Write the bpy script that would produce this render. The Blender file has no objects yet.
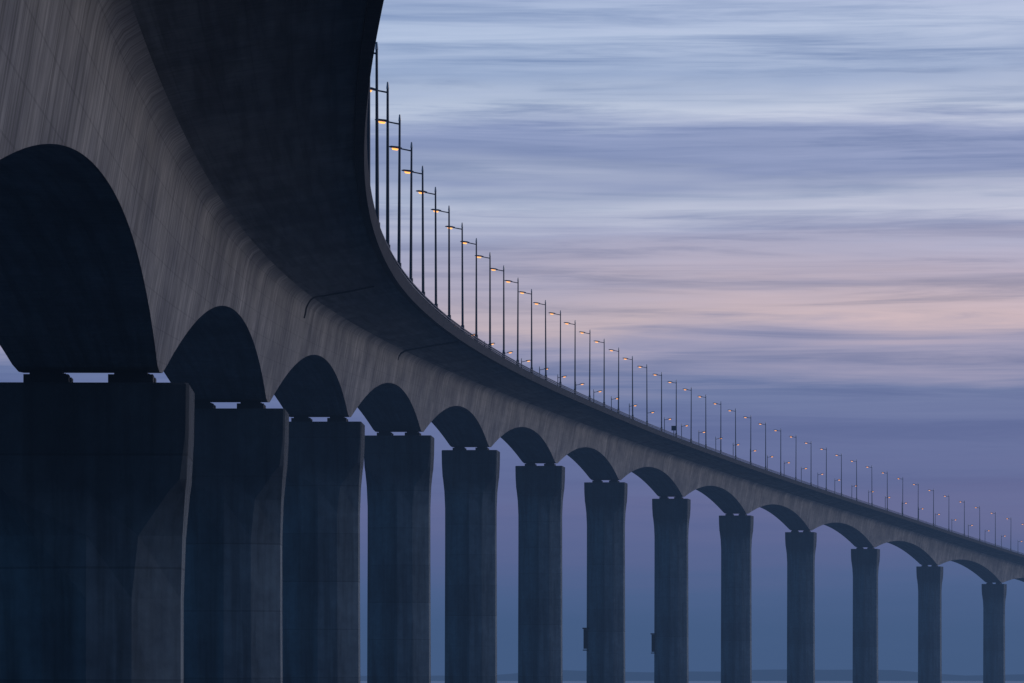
import bpy, bmesh, math, random
from mathutils import Vector
random.seed(4)
sc=bpy.context.scene
sc.view_settings.view_transform='Standard'
sc.view_settings.look='None'
sc.view_settings.exposure=0
CH=7.0   # camera height above the sea

def lin(h):
    h=h.lstrip('#'); o=[]
    for i in (0,2,4):
        c=int(h[i:i+2],16)/255
        o.append(c/12.92 if c<=.04045 else ((c+.055)/1.055)**2.4)
    return (o[0],o[1],o[2],1)

# ---------------------------------------------------------------- alignment
XT={-2:7.5,-1:-1.2,0:-8.45,1:-12.88,2:-14.55,3:-13.7,4:-10.35,5:-4.6,6:3.75,7:14.35,8:27.6,9:43.4,10:61.8,11:82.8,12:106.4,13:132.6,14:161.3,15:192.5,16:226.2,17:262.4,18:301.}
ZT={-2:-6.5,-1:-1.0,0:4.0,1:8.8,2:13.45,3:17.95,4:21.85,5:25.1,6:27.6,7:29.35,8:30.45,9:30.8,10:30.5,11:29.5,12:27.6,13:25.0,14:21.8,15:18.,16:13.8,17:9.6,18:5.6}
def cr(T,t):
    i=math.floor(t); u=t-i
    g=lambda k:T[max(-2,min(18,k))]
    a,b,c,d=g(i-1),g(i),g(i+1),g(i+2)
    return .5*((2*b)+(-a+c)*u+(2*a-5*b+4*c-d)*u*u+(-a+3*b-3*c+d)*u**3)
def yy(t): return 165+110*(t-1)
GD=8.35       # parapet top above pier top
def frame(t):
    x=cr(XT,t); z=cr(ZT,t)+GD+CH
    dx=cr(XT,t+.02)-cr(XT,t-.02); dy=4.4
    l=math.hypot(dx,dy)
    fw=Vector((dx/l,dy/l,0)); rt=Vector((fw.y,-fw.x,0))
    return Vector((x,yy(t),z)),fw,rt
def P(t,a,z):
    o,f,r=frame(t); v=o+r*a; v.z+=z; return v

def link(ob,parent=None):
    sc.collection.objects.link(ob)
    if parent: ob.parent=parent
    return ob
def mesh_ob(name,verts,faces,mats,parent=None,smooth=None,uvs=None,mi=None):
    me=bpy.data.meshes.new(name)
    me.from_pydata([tuple(v) for v in verts],[],faces)
    for m in (mats if isinstance(mats,list) else [mats]): me.materials.append(m)
    if mi: me.polygons.foreach_set('material_index',mi)
    if uvs:
        ul=me.uv_layers.new(name='UVMap')
        for l in me.loops: ul.data[l.index].uv=uvs[l.vertex_index]
    if smooth is not None:
        me.polygons.foreach_set('use_smooth',[True]*len(me.polygons))
        me.set_sharp_from_angle(angle=math.radians(smooth))
    me.update()
    return link(bpy.data.objects.new(name,me),parent)

# ---------------------------------------------------------------- materials
def nm(name):
    m=bpy.data.materials.new(name); m.use_nodes=True
    nt=m.node_tree; b=nt.nodes['Principled BSDF']; return m,nt,b
def N(nt,ty,**k):
    n=nt.nodes.new(ty)
    for a,v in k.items(): setattr(n,a,v)
    return n
def ramp(nt,pts,interp='LINEAR'):
    r=nt.nodes.new('ShaderNodeValToRGB'); cr_=r.color_ramp; cr_.interpolation=interp
    while len(cr_.elements)>1: cr_.elements.remove(cr_.elements[-1])
    cr_.elements[0].position=pts[0][0]; cr_.elements[0].color=pts[0][1]
    for p,c in pts[1:]:
        e=cr_.elements.new(p); e.color=c
    return r
def g(v): return (v,v,v,1)
def mixmul(nt,a,b,fac=1.0):
    m=N(nt,'ShaderNodeMix',data_type='RGBA',blend_type='MULTIPLY'); m.inputs[0].default_value=fac
    nt.links.new(a,m.inputs[6]); nt.links.new(b,m.inputs[7]); return m.outputs[2]

def concrete(name,base,uv,seg,board,along=False,joint=.5,streak=.62,shade=False,stain=.6):
    m,nt,b=nm(name); L=nt.links
    tc=N(nt,'ShaderNodeTexCoord'); src=tc.outputs['UV' if uv else 'Object']
    def noise(scale,map_,detail=3,rough=.6):
        mp=N(nt,'ShaderNodeMapping'); mp.inputs['Scale'].default_value=map_
        L.new(src,mp.inputs[0])
        n=N(nt,'ShaderNodeTexNoise',noise_dimensions='2D' if uv else '3D'); n.inputs['Scale'].default_value=scale
        n.inputs['Detail'].default_value=detail; n.inputs['Roughness'].default_value=rough
        L.new(mp.outputs[0],n.inputs[0]); return n.outputs[0]
    if uv and along:
        n1=noise(1,(.05,board,1)); n2=noise(1,(.12,.35,1)); n3=noise(1,(1.6,1.6,1),4); n4=noise(1,(.04,1.1,1),2)
    elif uv:
        n1=noise(1,(board,.06,1)); n2=noise(1,(.10,.25,1)); n3=noise(1,(1.2,1.2,1),4)
        n4=noise(1,(.75,.10,1),3,.7)
    else:
        n1=noise(1,(1.8,1.8,.10)); n2=noise(1,(.25,.25,.18)); n3=noise(1,(1.6,1.6,1.6),4)
        n4=noise(1,(.7,.7,.05),2)
    r0=ramp(nt,[(.3,(base[0]*.62,base[1]*.63,base[2]*.66,1)),(.7,(base[0]*1.25,base[1]*1.24,base[2]*1.2,1))]); L.new(n2,r0.inputs[0])
    r1=ramp(nt,[(.36,g(streak)),(.5,g(.95)),(.66,g(1.12))]); L.new(n1,r1.inputs[0])
    r3=ramp(nt,[(.3,g(.80)),(.7,g(1.12))]); L.new(n3,r3.inputs[0])
    r4=ramp(nt,[(.40,g(stain)),(.53,g(1))]); L.new(n4,r4.inputs[0])
    c=mixmul(nt,r0.outputs[0],r1.outputs[0]); c=mixmul(nt,c,r3.outputs[0]); c=mixmul(nt,c,r4.outputs[0],.8)
    sp=N(nt,'ShaderNodeSeparateXYZ'); L.new(src,sp.inputs[0])
    ax=sp.outputs[0 if uv else 2]
    md=N(nt,'ShaderNodeMath',operation='FLOORED_MODULO'); md.inputs[1].default_value=seg
    L.new(ax,md.inputs[0])
    gt=N(nt,'ShaderNodeMath',operation='LESS_THAN'); gt.inputs[1].default_value=.07; L.new(md.outputs[0],gt.inputs[0])
    dv=N(nt,'ShaderNodeMath',operation='DIVIDE'); dv.inputs[1].default_value=seg; L.new(ax,dv.inputs[0])
    fl=N(nt,'ShaderNodeMath',operation='FLOOR'); L.new(dv.outputs[0],fl.inputs[0])
    wn=N(nt,'ShaderNodeTexWhiteNoise',noise_dimensions='1D'); L.new(fl.outputs[0],wn.inputs['W'])
    rs=ramp(nt,[(0,g(.84)),(1,g(1.1))]); L.new(wn.outputs[0],rs.inputs[0])
    c=mixmul(nt,c,rs.outputs[0])
    mj=N(nt,'ShaderNodeMix',data_type='RGBA',blend_type='MULTIPLY'); L.new(gt.outputs[0],mj.inputs[0]); L.new(c,mj.inputs[6]); mj.inputs[7].default_value=g(joint)
    c=mj.outputs[2]
    if uv:
        md2=N(nt,'ShaderNodeMath',operation='FLOORED_MODULO'); md2.inputs[1].default_value=.9
        L.new(sp.outputs[1],md2.inputs[0])
        g2=N(nt,'ShaderNodeMath',operation='LESS_THAN'); g2.inputs[1].default_value=.04; L.new(md2.outputs[0],g2.inputs[0])
        m2=N(nt,'ShaderNodeMix',data_type='RGBA',blend_type='MULTIPLY'); L.new(g2.outputs[0],m2.inputs[0]); L.new(c,m2.inputs[6]); m2.inputs[7].default_value=g(.80)
        c=m2.outputs[2]
    if shade:   # deck's shade painted into the colour, fading down from the pier head
        at=N(nt,'ShaderNodeAttribute',attribute_name='deck_shade')
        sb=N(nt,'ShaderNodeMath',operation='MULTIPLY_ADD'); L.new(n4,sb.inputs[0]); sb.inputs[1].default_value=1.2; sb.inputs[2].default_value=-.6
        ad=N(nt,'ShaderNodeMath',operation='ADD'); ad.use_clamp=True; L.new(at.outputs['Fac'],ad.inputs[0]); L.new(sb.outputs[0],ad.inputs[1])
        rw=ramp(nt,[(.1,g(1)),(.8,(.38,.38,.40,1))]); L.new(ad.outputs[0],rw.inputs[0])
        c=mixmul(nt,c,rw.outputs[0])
    L.new(c,b.inputs['Base Color'])
    b.inputs['Roughness'].default_value=.82
    bp=N(nt,'ShaderNodeBump'); bp.inputs['Strength'].default_value=.4; bp.inputs['Distance'].default_value=.04
    L.new(n3,bp.inputs['Height']); L.new(bp.outputs[0],b.inputs['Normal'])
    return m
M_deck=concrete('board_marked_concrete',(.45,.44,.43),True,3.6,2.8,streak=.68,stain=.72)
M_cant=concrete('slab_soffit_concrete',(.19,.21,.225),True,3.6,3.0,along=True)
M_pier=concrete('pier_concrete',(.29,.345,.36),False,3.4,3,joint=.72,streak=.66,shade=True)
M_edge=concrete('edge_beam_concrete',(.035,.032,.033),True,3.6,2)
m,nt,b=nm('asphalt'); b.inputs['Base Color'].default_value=(.05,.05,.05,1); b.inputs['Roughness'].default_value=.9
n=N(nt,'ShaderNodeTexNoise'); n.inputs['Scale'].default_value=3
r=ramp(nt,[(.3,g(.035)),(.7,g(.07))]); nt.links.new(n.outputs[0],r.inputs[0]); nt.links.new(r.outputs[0],b.inputs['Base Color']); M_asph=m
def plain(name,col,rough=.5,metal=0,emit=None,es=0):
    m,nt,b=nm(name)
    n=N(nt,'ShaderNodeTexNoise'); n.inputs['Scale'].default_value=2.5
    r=ramp(nt,[(.3,(col[0]*.8,col[1]*.8,col[2]*.8,1)),(.7,(col[0]*1.15,col[1]*1.15,col[2]*1.15,1))])
    nt.links.new(n.outputs[0],r.inputs[0]); nt.links.new(r.outputs[0],b.inputs['Base Color'])
    b.inputs['Roughness'].default_value=rough; b.inputs['Metallic'].default_value=metal
    if emit: b.inputs['Emission Color'].default_value=emit; b.inputs['Emission Strength'].default_value=es
    return m
M_paint=plain('road_paint',(.75,.75,.72),.6)
M_metal=plain('galvanised_steel',(.07,.08,.10),.5,.5)
M_lampw=plain('pale_lamp_housing',(.6,.6,.6),.35,.2)
M_glow=plain('lamp_lens',(.5,.3,.1),.4,0,(1,.40,.07,1),2.2)
M_glow.cycles.emission_sampling='NONE'
M_bear=plain('bearing_rubber',(.03,.03,.035),.7)

# ---------------------------------------------------------------- bridge
bridge=bpy.data.objects.new('concrete_viaduct_bridge',None); link(bridge)
def wb(z): return 2.12+.17*(8.0-z)
def depth(t):
    u=t-math.floor(t)
    w=abs(2*u-1); w=min(1,w/.965)
    return 4.60+3.30*w**2.05
SEG=44
T0,T1=-1.35,17.5
nst=int((T1-T0)*SEG)
ts=[T0+(T1-T0)*i/nst for i in range(nst+1)]
verts=[];faces=[];uvs=[];mi=[]
for t in ts:
    D=depth(t)
    rp=[(wb(D),-D),(wb(D*.66+.8),-(D*.66+.8)),(3.02,-2.7),(3.10,-2.35),(3.27,-2.08),(3.55,-1.90),(3.95,-1.80),(5.0,-1.62),(6.5,-1.36),(8.05,-1.12),(8.05,-.86)]
    prof=rp+[(0,-.78)]+[(-a,z) for a,z in reversed(rp)]
    u=(t+2)*110
    vv=[0]*len(prof)
    for j in range(10,0,-1): vv[j-1]=vv[j]+math.hypot(prof[j][0]-prof[j-1][0],prof[j][1]-prof[j-1][1])
    vv[11]=-8
    for j in range(12,23): vv[j]=vv[22-j]
    for (a,z),v in zip(prof,vv):
        verts.append(P(t,a,z)); uvs.append((u,v))
npf=23
for i in range(nst):
    for j in range(npf):
        k=(j+1)%npf
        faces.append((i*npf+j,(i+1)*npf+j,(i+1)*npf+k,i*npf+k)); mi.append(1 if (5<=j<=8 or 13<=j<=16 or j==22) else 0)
faces.append(tuple(range(npf))); mi.append(0)
faces.append(tuple(reversed([nst*npf+j for j in range(npf)]))); mi.append(0)
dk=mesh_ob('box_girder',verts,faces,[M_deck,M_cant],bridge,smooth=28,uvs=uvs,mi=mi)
ul=dk.data.uv_layers[0]
for p in dk.data.polygons:
    j=p.index%npf
    if j==22 and p.index<nst*npf:
        for li in p.loop_indices:
            vi=dk.data.loops[li].vertex_index
            uu,v=ul.data[li].uv
            ul.data[li].uv=(uu,0.0 if vi%npf==0 else 4.6)
bm=bmesh.new(); bm.from_mesh(dk.data); bmesh.ops.recalc_face_normals(bm,faces=bm.faces); bm.to_mesh(dk.data); bm.free()

def sweep(name,prof,mat,closed=True,tt=None,parent=bridge,smooth=30,off=0):
    tt=tt or ts; vs=[];fs=[];uv=[];n=len(prof)
    for t in tt:
        v=0;prev=None
        for a,z in prof:
            if prev: v+=math.hypot(a-prev[0],z-prev[1])
            prev=(a,z); vs.append(P(t,a,z)); uv.append(((t+2)*110,v))
    for i in range(len(tt)-1):
        for j in range(n if closed else n-1):
            k=(j+1)%n; fs.append((i*n+j,(i+1)*n+j,(i+1)*n+k,i*n+k))
    if closed:
        fs.append(tuple(range(n))); fs.append(tuple(reversed([(len(tt)-1)*n+j for j in range(n)])))
    ob=mesh_ob(name,vs,fs,mat,parent,smooth=smooth,uvs=uv)
    bm=bmesh.new(); bm.from_mesh(ob.data); bmesh.ops.recalc_face_normals(bm,faces=bm.faces); bm.to_mesh(ob.data); bm.free()
    return ob
for s,nme in ((1,'right'),(-1,'left')):
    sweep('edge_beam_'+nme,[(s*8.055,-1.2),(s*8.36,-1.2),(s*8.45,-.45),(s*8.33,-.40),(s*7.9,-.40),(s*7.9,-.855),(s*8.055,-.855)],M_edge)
    for zc in (-.02,-.21):
        sweep('railing_rail_'+nme,[(s*8.20,zc-.035),(s*8.28,zc-.035),(s*8.28,zc+.035),(s*8.20,zc+.035)],M_metal,smooth=None)
sweep('carriageway',[(-5.2,-.765),(5.2,-.765)],M_asph,closed=False,smooth=None)
for a in (-4.9,4.9):
    sweep('edge_line',[(a-.1,-.76),(a+.1,-.76)],M_paint,closed=False,smooth=None)
vs=[];fs=[]
def box(vs,fs,c,ax,ay,az,hx,hy,hz):
    i=len(vs)
    for sx in(-1,1):
        for sy in(-1,1):
            for sz in(-1,1): vs.append(c+ax*hx*sx+ay*hy*sy+az*hz*sz)
    fs.extend([(i,i+1,i+3,i+2),(i+4,i+6,i+7,i+5),(i,i+4,i+5,i+1),(i+2,i+3,i+7,i+6),(i,i+2,i+6,i+4),(i+1,i+5,i+7,i+3)])
up=Vector((0,0,1))
t=T0+.01
while t<T1:
    o,f,r=frame(t)
    for s in (1,-1):
        box(vs,fs,P(t,s*8.24,-.22),r,f,up,.03,.05,.19)
    t+=2.0/110
mesh_ob('railing_posts',vs,fs,M_metal,bridge)
for tj in (3.5,):
    tt=[tj-.0035,tj+.0035]
    rp=[(3.06,-2.7),(3.15,-2.4),(3.33,-2.16),(3.6,-2.0),(3.97,-1.9),(5.0,-1.72),(6.5,-1.46),(8.0,-1.24)]
    inn=[(a-.01,z+.09) for a,z in reversed(rp)]
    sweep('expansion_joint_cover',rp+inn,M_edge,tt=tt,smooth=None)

# piers : rectangular head flaring out of a faceted, slightly ridged shaft
def ring(ha,hb,ca,cb,p=0):
    return [(ha,-hb+cb),(ha,hb-cb),(ha-ca,hb),(0,hb+p),(-ha+ca,hb),(-ha,hb-cb),(-ha,-hb+cb),(-ha+ca,-hb),(0,-hb-p),(ha-ca,-hb)]
for k in range(-1,18):
    o,f,r=frame(k); top=o.z-GD
    c=Vector((o.x,o.y,0))
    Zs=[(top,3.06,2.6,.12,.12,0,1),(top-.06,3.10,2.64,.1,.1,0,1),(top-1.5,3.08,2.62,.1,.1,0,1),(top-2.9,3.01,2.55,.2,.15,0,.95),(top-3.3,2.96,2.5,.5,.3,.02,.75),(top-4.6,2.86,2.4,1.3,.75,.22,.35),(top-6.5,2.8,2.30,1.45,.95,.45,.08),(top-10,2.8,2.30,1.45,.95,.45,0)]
    base=-1.0
    short=top-10<base+3
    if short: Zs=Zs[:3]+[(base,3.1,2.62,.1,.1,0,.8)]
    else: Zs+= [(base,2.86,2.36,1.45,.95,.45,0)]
    vs=[];fs=[]; sh=[]
    n=10
    for z,ha,hb,ca,cb,p,sv in Zs:
        for a,b_ in ring(ha,hb,ca,cb,p):
            vs.append(r*a+f*b_+up*z); sh.append(sv)
    for i in range(len(Zs)-1):
        for j in range(n):
            q=(j+1)%n; fs.append((i*n+j,i*n+q,(i+1)*n+q,(i+1)*n+j))
    fs.append(tuple(range(n)))
    fs.append(tuple(reversed([(len(Zs)-1)*n+j for j in range(n)])))
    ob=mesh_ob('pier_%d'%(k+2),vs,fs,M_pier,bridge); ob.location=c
    at=ob.data.attributes.new('deck_shade','FLOAT','POINT'); at.data.foreach_set('value',sh)  # painted shade under the deck, strongest on the upper rings
    bm=bmesh.new(); bm.from_mesh(ob.data); bmesh.ops.recalc_face_normals(bm,faces=bm.faces)
    bm.to_mesh(ob.data); bm.free()
    vs=[];fs=[]
    for z,sc_ in ((-3,1.0),(1.3,1.0),(1.6,.95)):
        for a,b_ in ring(5.2*sc_,4.6*sc_,1.6*sc_,1.6*sc_): vs.append(r*a+f*b_+up*z)
    for i in range(2):
        for j in range(n):
            q=(j+1)%n; fs.append((i*n+j,i*n+q,(i+1)*n+q,(i+1)*n+j))
    fs.append(tuple(range(2*n,3*n)))
    ob=mesh_ob('foundation_cap_%d'%(k+2),vs,fs,M_pier,bridge); ob.location=c
    vs=[];fs=[]
    soff=o.z-depth(k)
    hh=(soff-top)/2
    for s in(-1,1):
        for s2 in(-1,1):
            box(vs,fs,c+r*1.28*s+f*.9*s2+up*(top+hh*.7),r,f,up,.68,.5,hh*.7)
            box(vs,fs,c+r*1.28*s+f*.9*s2+up*(top+hh*1.7-.01),r,f,up,.5,.4,hh*.31)
    mesh_ob('bearings_%d'%(k+2),vs,fs,M_bear,bridge)

for k in (7,8):
    o,f,r=frame(k); vs=[];fs=[]
    c=Vector((o.x,o.y,0))-r*2.95+up*(CH+5.5)-f*.9
    box(vs,fs,c,r,f,up,.35,.6,1.5); box(vs,fs,c+up*1.62,r,f,up,.5,.8,.1); box(vs,fs,c-up*1.7,r,f,up,.45,.7,.08)
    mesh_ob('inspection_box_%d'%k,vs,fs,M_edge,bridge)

def tube(name,pts,rad,mat,parent):
    cu=bpy.data.curves.new(name,'CURVE'); cu.dimensions='3D'; cu.bevel_depth=rad; cu.bevel_resolution=2
    s=cu.splines.new('BEZIER'); s.bezier_points.add(len(pts)-1)
    for p,q in zip(s.bezier_points,pts): p.co=q; p.handle_left_type=p.handle_right_type='AUTO'
    cu.materials.append(mat); return link(bpy.data.objects.new(name,cu),parent)
td=2.2
tube('drain_pipe',[P(td,7.0,-1.34),P(td,5.4,-1.66),P(td,4.3,-1.85),P(td-.004,3.6,-2.05),P(td-.004,3.35,-2.4),P(td,3.2,-2.9),P(td,3.15,-3.1)],.045,M_bear,bridge)

# ---------------------------------------------------------------- street lamps
def lamp_mesh():
    vs=[];fs=[];mi=[]
    def cyl(p0,p1,r0,r1,n,m):
        d=(p1-p0).normalized(); a=d.orthogonal().normalized(); b=d.cross(a); i=len(vs)
        for p,rr in((p0,r0),(p1,r1)):
            for q in range(n):
                an=2*math.pi*q/n; vs.append(p+a*math.cos(an)*rr+b*math.sin(an)*rr)
        for q in range(n):
            w=(q+1)%n; fs.append((i+q,i+w,i+n+w,i+n+q)); mi.append(m)
        fs.append(tuple(i+n+q for q in range(n))); mi.append(m)
        fs.append(tuple(i+n-1-q for q in range(n))); mi.append(m)
    V=Vector; H=9.0
    cyl(V((0,0,0)),V((0,0,.9)),.15,.14,10,0)
    cyl(V((0,0,.9)),V((0,0,H)),.095,.06,10,0)
    cyl(V((0,0,H)),V((0,0,H+.35)),.08,.04,8,1)
    cyl(V((0,0,H-.2)),V((-.75,0,H-.05)),.045,.04,8,0)
    i=len(vs)
    for x,w,h in((-.6,.07,.05),(-.8,.14,.09),(-1.25,.16,.08),(-1.42,.08,.03)):
        z=H-.05+(-x-.6)*.12
        for sy,sz in((-1,-.35),(1,-.35),(.8,1),(-.8,1)): vs.append(V((x,w*sy,z+h*sz)))
    for s in range(3):
        for j in range(4):
            q=(j+1)%4; fs.append((i+s*4+j,i+s*4+q,i+s*4+4+q,i+s*4+4+j)); mi.append(0)
    fs.append((i,i+3,i+2,i+1)); mi.append(0); fs.append((i+12,i+13,i+14,i+15)); mi.append(0)
    i=len(vs)
    for x,y,z in((-.82,-.1,-.09),(-1.22,-.11,-.035),(-1.22,.11,-.035),(-.82,.1,-.09),(-.88,-.07,-.17),(-1.17,-.07,-.13),(-1.17,.07,-.13),(-.88,.07,-.17)): vs.append(V((x,y,z+H)))
    for fc in((4,5,6,7),(0,1,5,4),(1,2,6,5),(2,3,7,6),(3,0,4,7)): fs.append(tuple(i+q for q in fc)); mi.append(2)
    me=bpy.data.meshes.new('street_lamp')
    me.from_pydata([tuple(v) for v in vs],[],fs)
    for m_ in(M_metal,M_lampw,M_glow): me.materials.append(m_)
    me.polygons.foreach_set('material_index',mi); me.update(); return me
LM=lamp_mesh()
k=-12
while 2+k/4<T1-.1:
    t=2+k/4
    if t>T0+.1:
        o,f,r=frame(t)
        for s in(1,-1):
            ob=bpy.data.objects.new('street_lamp',LM); link(ob)
            ob.location=P(t+(0.045 if s>0 else .03),s*(8.12 if s>0 else 7.7),-.60 if s>0 else -.9)
            an=math.atan2(r.y,r.x)
            ob.rotation_euler=(random.uniform(-.006,.006),random.uniform(-.006,.006),an+(0 if s>0 else math.pi)+random.uniform(-.1,.1))
    k+=1
sg=bpy.data.objects.new('traffic_sign',None); link(sg)
o,f,r=frame(7.32); vs=[];fs=[]
b0=P(7.32,7.5,-.8)
box(vs,fs,b0+up*1.1,r,f,up,.06,.06,1.1)
mesh_ob('post',vs,fs,M_metal,sg)
vs=[];fs=[]
box(vs,fs,b0+up*1.95-f*.1,r,f,up,.38,.03,.38)
mesh_ob('panel',vs,fs,M_metal,sg)

# ---------------------------------------------------------------- sea
m,nt,b=nm('sea_water'); b.inputs['Base Color'].default_value=(.02,.06,.09,1); b.inputs['Roughness'].default_value=.25
tc=N(nt,'ShaderNodeTexCoord'); mp=N(nt,'ShaderNodeMapping'); mp.inputs['Scale'].default_value=(.12,.3,1); nt.links.new(tc.outputs['Object'],mp.inputs[0])
n=N(nt,'ShaderNodeTexNoise'); n.inputs['Scale'].default_value=1; n.inputs['Detail'].default_value=4; nt.links.new(mp.outputs[0],n.inputs[0])
bp=N(nt,'ShaderNodeBump'); bp.inputs['Strength'].default_value=.6; bp.inputs['Distance'].default_value=.6
nt.links.new(n.outputs[0],bp.inputs['Height']); nt.links.new(bp.outputs[0],b.inputs['Normal'])
S=30000
mesh_ob('sea',[(-S,-S,0),(S,-S,0),(S,S,0),(-S,S,0)],[(0,1,2,3)],m)
vs=[];fs=[]
nn=240
for i in range(nn+1):
    x=-5000+10000*i/nn
    h=7+4*math.sin(i*.21)+2.5*math.sin(i*.83+1)+random.uniform(0,3.5)
    vs+= [Vector((x,6400,-.5)),Vector((x,6450,h)),Vector((x,6900,h*.9)),Vector((x,6950,-.5))]
for i in range(nn):
    for j in range(3): fs.append((i*4+j,i*4+4+j,i*4+5+j,i*4+1+j))
M_land=plain('dark_vegetation',(.05,.06,.05),.9)
mesh_ob('distant_shore_hills',vs,fs,M_land)

# ---------------------------------------------------------------- evening haze layer
hz=bpy.data.materials.new('evening_haze'); hz.use_nodes=True; nt=hz.node_tree
for n_ in list(nt.nodes):
    if n_.type!='OUTPUT_MATERIAL': nt.nodes.remove(n_)
SIG=2.1e-4
va=N(nt,'ShaderNodeVolumeAbsorption'); va.inputs['Color'].default_value=(0,0,0,1); va.inputs['Density'].default_value=SIG
ve=N(nt,'ShaderNodeEmission'); ve.inputs['Color'].default_value=(.056,.105,.220,1); ve.inputs['Strength'].default_value=SIG  # glow put in to stand for dusk light scattered by the haze
ads=N(nt,'ShaderNodeAddShader'); nt.links.new(va.outputs[0],ads.inputs[0]); nt.links.new(ve.outputs[0],ads.inputs[1])
nt.links.new(ads.outputs[0],nt.nodes['Material Output'].inputs['Volume'])
hz.cycles.emission_sampling='NONE'
vs=[];fs=[]
box(vs,fs,Vector((0,5000,48)),Vector((1,0,0)),Vector((0,1,0)),up,6000,6000,52)
hb_=mesh_ob('haze',vs,fs,hz)

# ---------------------------------------------------------------- sky
w=bpy.data.worlds.new('World'); sc.world=w; w.use_nodes=True; nt=w.node_tree; L=nt.links
w.cycles.sampling_method='MANUAL'; w.cycles.sample_map_resolution=512
bg=nt.nodes['Background']
tc=N(nt,'ShaderNodeTexCoord'); sp=N(nt,'ShaderNodeSeparateXYZ'); L.new(tc.outputs['Generated'],sp.inputs[0])
def M_(op,a,b=None,c=None,clamp=False):
    n=N(nt,'ShaderNodeMath',operation=op); n.use_clamp=clamp
    for i,v in enumerate((a,b,c)):
        if v is None: continue
        if isinstance(v,(int,float)): n.inputs[i].default_value=v
        else: L.new(v,n.inputs[i])
    return n.outputs[0]
def wnoise(scale,rot=0,detail=6,rough=.55,dist=0,loc=(0,0,0)):
    mp=N(nt,'ShaderNodeMapping'); mp.inputs['Scale'].default_value=scale; mp.inputs['Rotation'].default_value=(0,rot,0); mp.inputs['Location'].default_value=loc
    L.new(tc.outputs['Generated'],mp.inputs[0])
    n=N(nt,'ShaderNodeTexNoise'); n.inputs['Scale'].default_value=1; n.inputs['Detail'].default_value=detail; n.inputs['Roughness'].default_value=rough; n.inputs['Distortion'].default_value=dist
    L.new(mp.outputs[0],n.inputs[0]); return n.outputs[0]
nA=wnoise((9,3,80),.03,4,.55,.3)
nB=wnoise((14,6,300),.06,6,.62,.5,(3,1,2))
nC=wnoise((6,3,130),.045,5,.6,.2,(1,4,7))
e=M_('ADD',sp.outputs[2],M_('MULTIPLY',M_('SUBTRACT',nA,.5),.020))
e=M_('ADD',e,M_('MULTIPLY',M_('SUBTRACT',nB,.5),.010))
fac=M_('DIVIDE',e,.16,clamp=True)
def py(y): return max(0,(675-y)/5400/.16)
cols=[(675,'40577f'),(640,'4b618f'),(590,'5a6b9b'),(545,'6c6f9f'),(515,'7675a2'),(480,'7076a4'),(430,'7079a6'),(385,'7a85ae'),(350,'a8a5c0'),(315,'d0bec4'),(280,'bfb7c9'),(235,'acb1cd'),(205,'c1c9df'),(165,'8c9ac0'),(140,'94a2c8'),(110,'c2cee4'),(70,'9db0d2'),(30,'b8c8e4'),(-60,'9aabd2'),(-150,'7e90bc')]
rs=ramp(nt,[(py(y),lin(c)) for y,c in cols]); L.new(fac,rs.inputs[0])
wr=ramp(nt,[(.34,(.70,.75,.83,1)),(.50,(1,1,1,1)),(.70,(1.16,1.12,1.08,1))]); L.new(nB,wr.inputs[0])
wc=ramp(nt,[(.30,(.60,.66,.77,1)),(.44,(.98,.98,.99,1)),(.60,(1.04,1.03,1.02,1))]); L.new(nC,wc.inputs[0])
lowmask=M_('DIVIDE',M_('SUBTRACT',sp.outputs[2],.022),.045,clamp=True)
mx0=N(nt,'ShaderNodeMix',data_type='RGBA',blend_type='MULTIPLY'); L.new(lowmask,mx0.inputs[0]); L.new(rs.outputs[0],mx0.inputs[6]); L.new(wr.outputs[0],mx0.inputs[7])
mx=N(nt,'ShaderNodeMix',data_type='RGBA',blend_type='MULTIPLY'); L.new(lowmask,mx.inputs[0]); L.new(mx0.outputs[2],mx.inputs[6]); L.new(wc.outputs[0],mx.inputs[7])
gl=N(nt,'ShaderNodeMapRange'); gl.inputs[1].default_value=-.05; gl.inputs[2].default_value=.25; gl.inputs[3].default_value=0; gl.inputs[4].default_value=1; L.new(sp.outputs[0],gl.inputs[0])
gm=N(nt,'ShaderNodeMix',data_type='RGBA'); L.new(gl.outputs[0],gm.inputs[0]); gm.inputs[6].default_value=(.95,.98,1,1); gm.inputs[7].default_value=(1.38,1.22,1.12,1)
mg=N(nt,'ShaderNodeMix',data_type='RGBA',blend_type='MULTIPLY'); mg.inputs[0].default_value=1; L.new(mx.outputs[2],mg.inputs[6]); L.new(gm.outputs[2],mg.inputs[7])
low=mg.outputs[2]
sk=N(nt,'ShaderNodeTexSky',sky_type='NISHITA'); sk.sun_disc=False; sk.sun_elevation=math.radians(2); sk.sun_rotation=math.radians(62)
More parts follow.
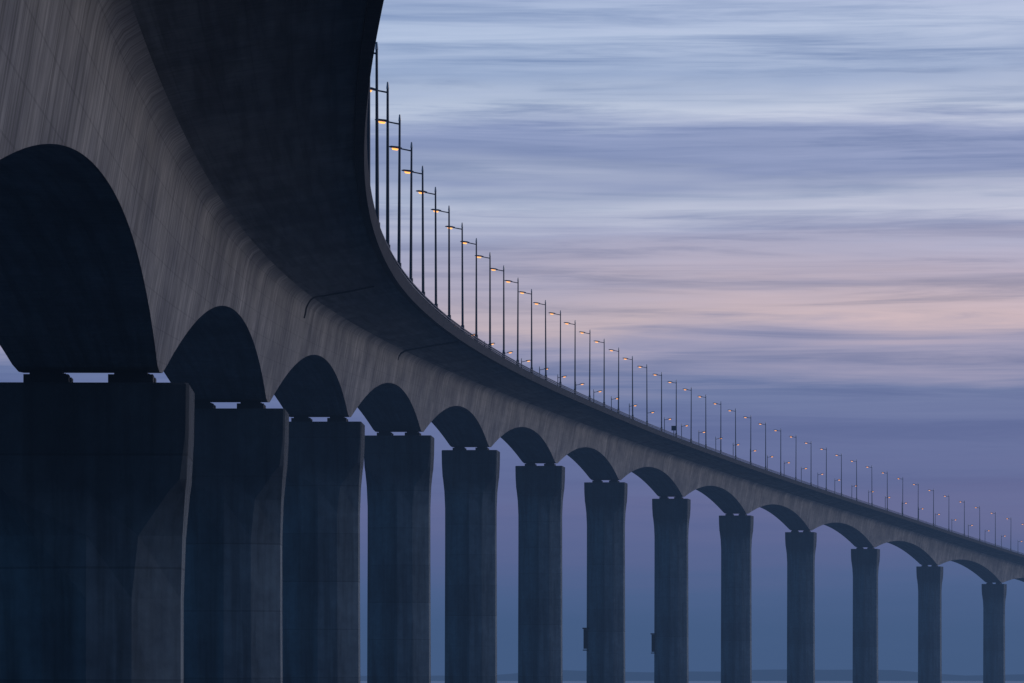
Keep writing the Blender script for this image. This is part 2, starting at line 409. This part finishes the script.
sm=N(nt,'ShaderNodeMix',data_type='RGBA',blend_type='MULTIPLY'); sm.inputs[0].default_value=1; L.new(sk.outputs[0],sm.inputs[6]); sm.inputs[7].default_value=(.05,.05,.06,1)
sa=N(nt,'ShaderNodeMix',data_type='RGBA',blend_type='ADD'); sa.inputs[0].default_value=1; L.new(sm.outputs[2],sa.inputs[6]); sa.inputs[7].default_value=lin('566a98')
hm=M_('DIVIDE',M_('SUBTRACT',sp.outputs[2],.15),.25,clamp=True)
mh=N(nt,'ShaderNodeMix',data_type='RGBA'); L.new(hm,mh.inputs[0]); L.new(low,mh.inputs[6]); L.new(sa.outputs[2],mh.inputs[7])
d=M_('ADD',M_('MULTIPLY',sp.outputs[0],.62),M_('MULTIPLY',sp.outputs[1],.78))
dm=M_('DIVIDE',M_('ADD',d,.28),.9,clamp=True)
db=N(nt,'ShaderNodeMix',data_type='RGBA'); L.new(dm,db.inputs[0]); db.inputs[6].default_value=(.07,.19,.25,1); db.inputs[7].default_value=(1,1,1,1)
fm=N(nt,'ShaderNodeMix',data_type='RGBA',blend_type='MULTIPLY'); fm.inputs[0].default_value=1; L.new(mh.outputs[2],fm.inputs[6]); L.new(db.outputs[2],fm.inputs[7])
L.new(fm.outputs[2],bg.inputs[0]); bg.inputs[1].default_value=1.0

sl=bpy.data.lights.new('sun','SUN'); sl.energy=.46; sl.angle=math.radians(22); sl.color=(1,.86,.74)
so=bpy.data.objects.new('sun',sl); link(so)
az=math.radians(64); el=math.radians(6)
dirv=Vector((math.sin(az)*math.cos(el),math.cos(az)*math.cos(el),math.sin(el)))
so.rotation_euler=dirv.to_track_quat('Z','Y').to_euler()

# ---------------------------------------------------------------- camera
cd=bpy.data.cameras.new('camera'); co=bpy.data.objects.new('camera',cd); link(co)
co.location=(0,0,CH); co.rotation_euler=(math.radians(90),0,0)
cd.sensor_width=36; cd.lens=5400/1024*36; cd.shift_y=(675-341.5)/1024
cd.clip_start=.5; cd.clip_end=60000
sc.camera=co
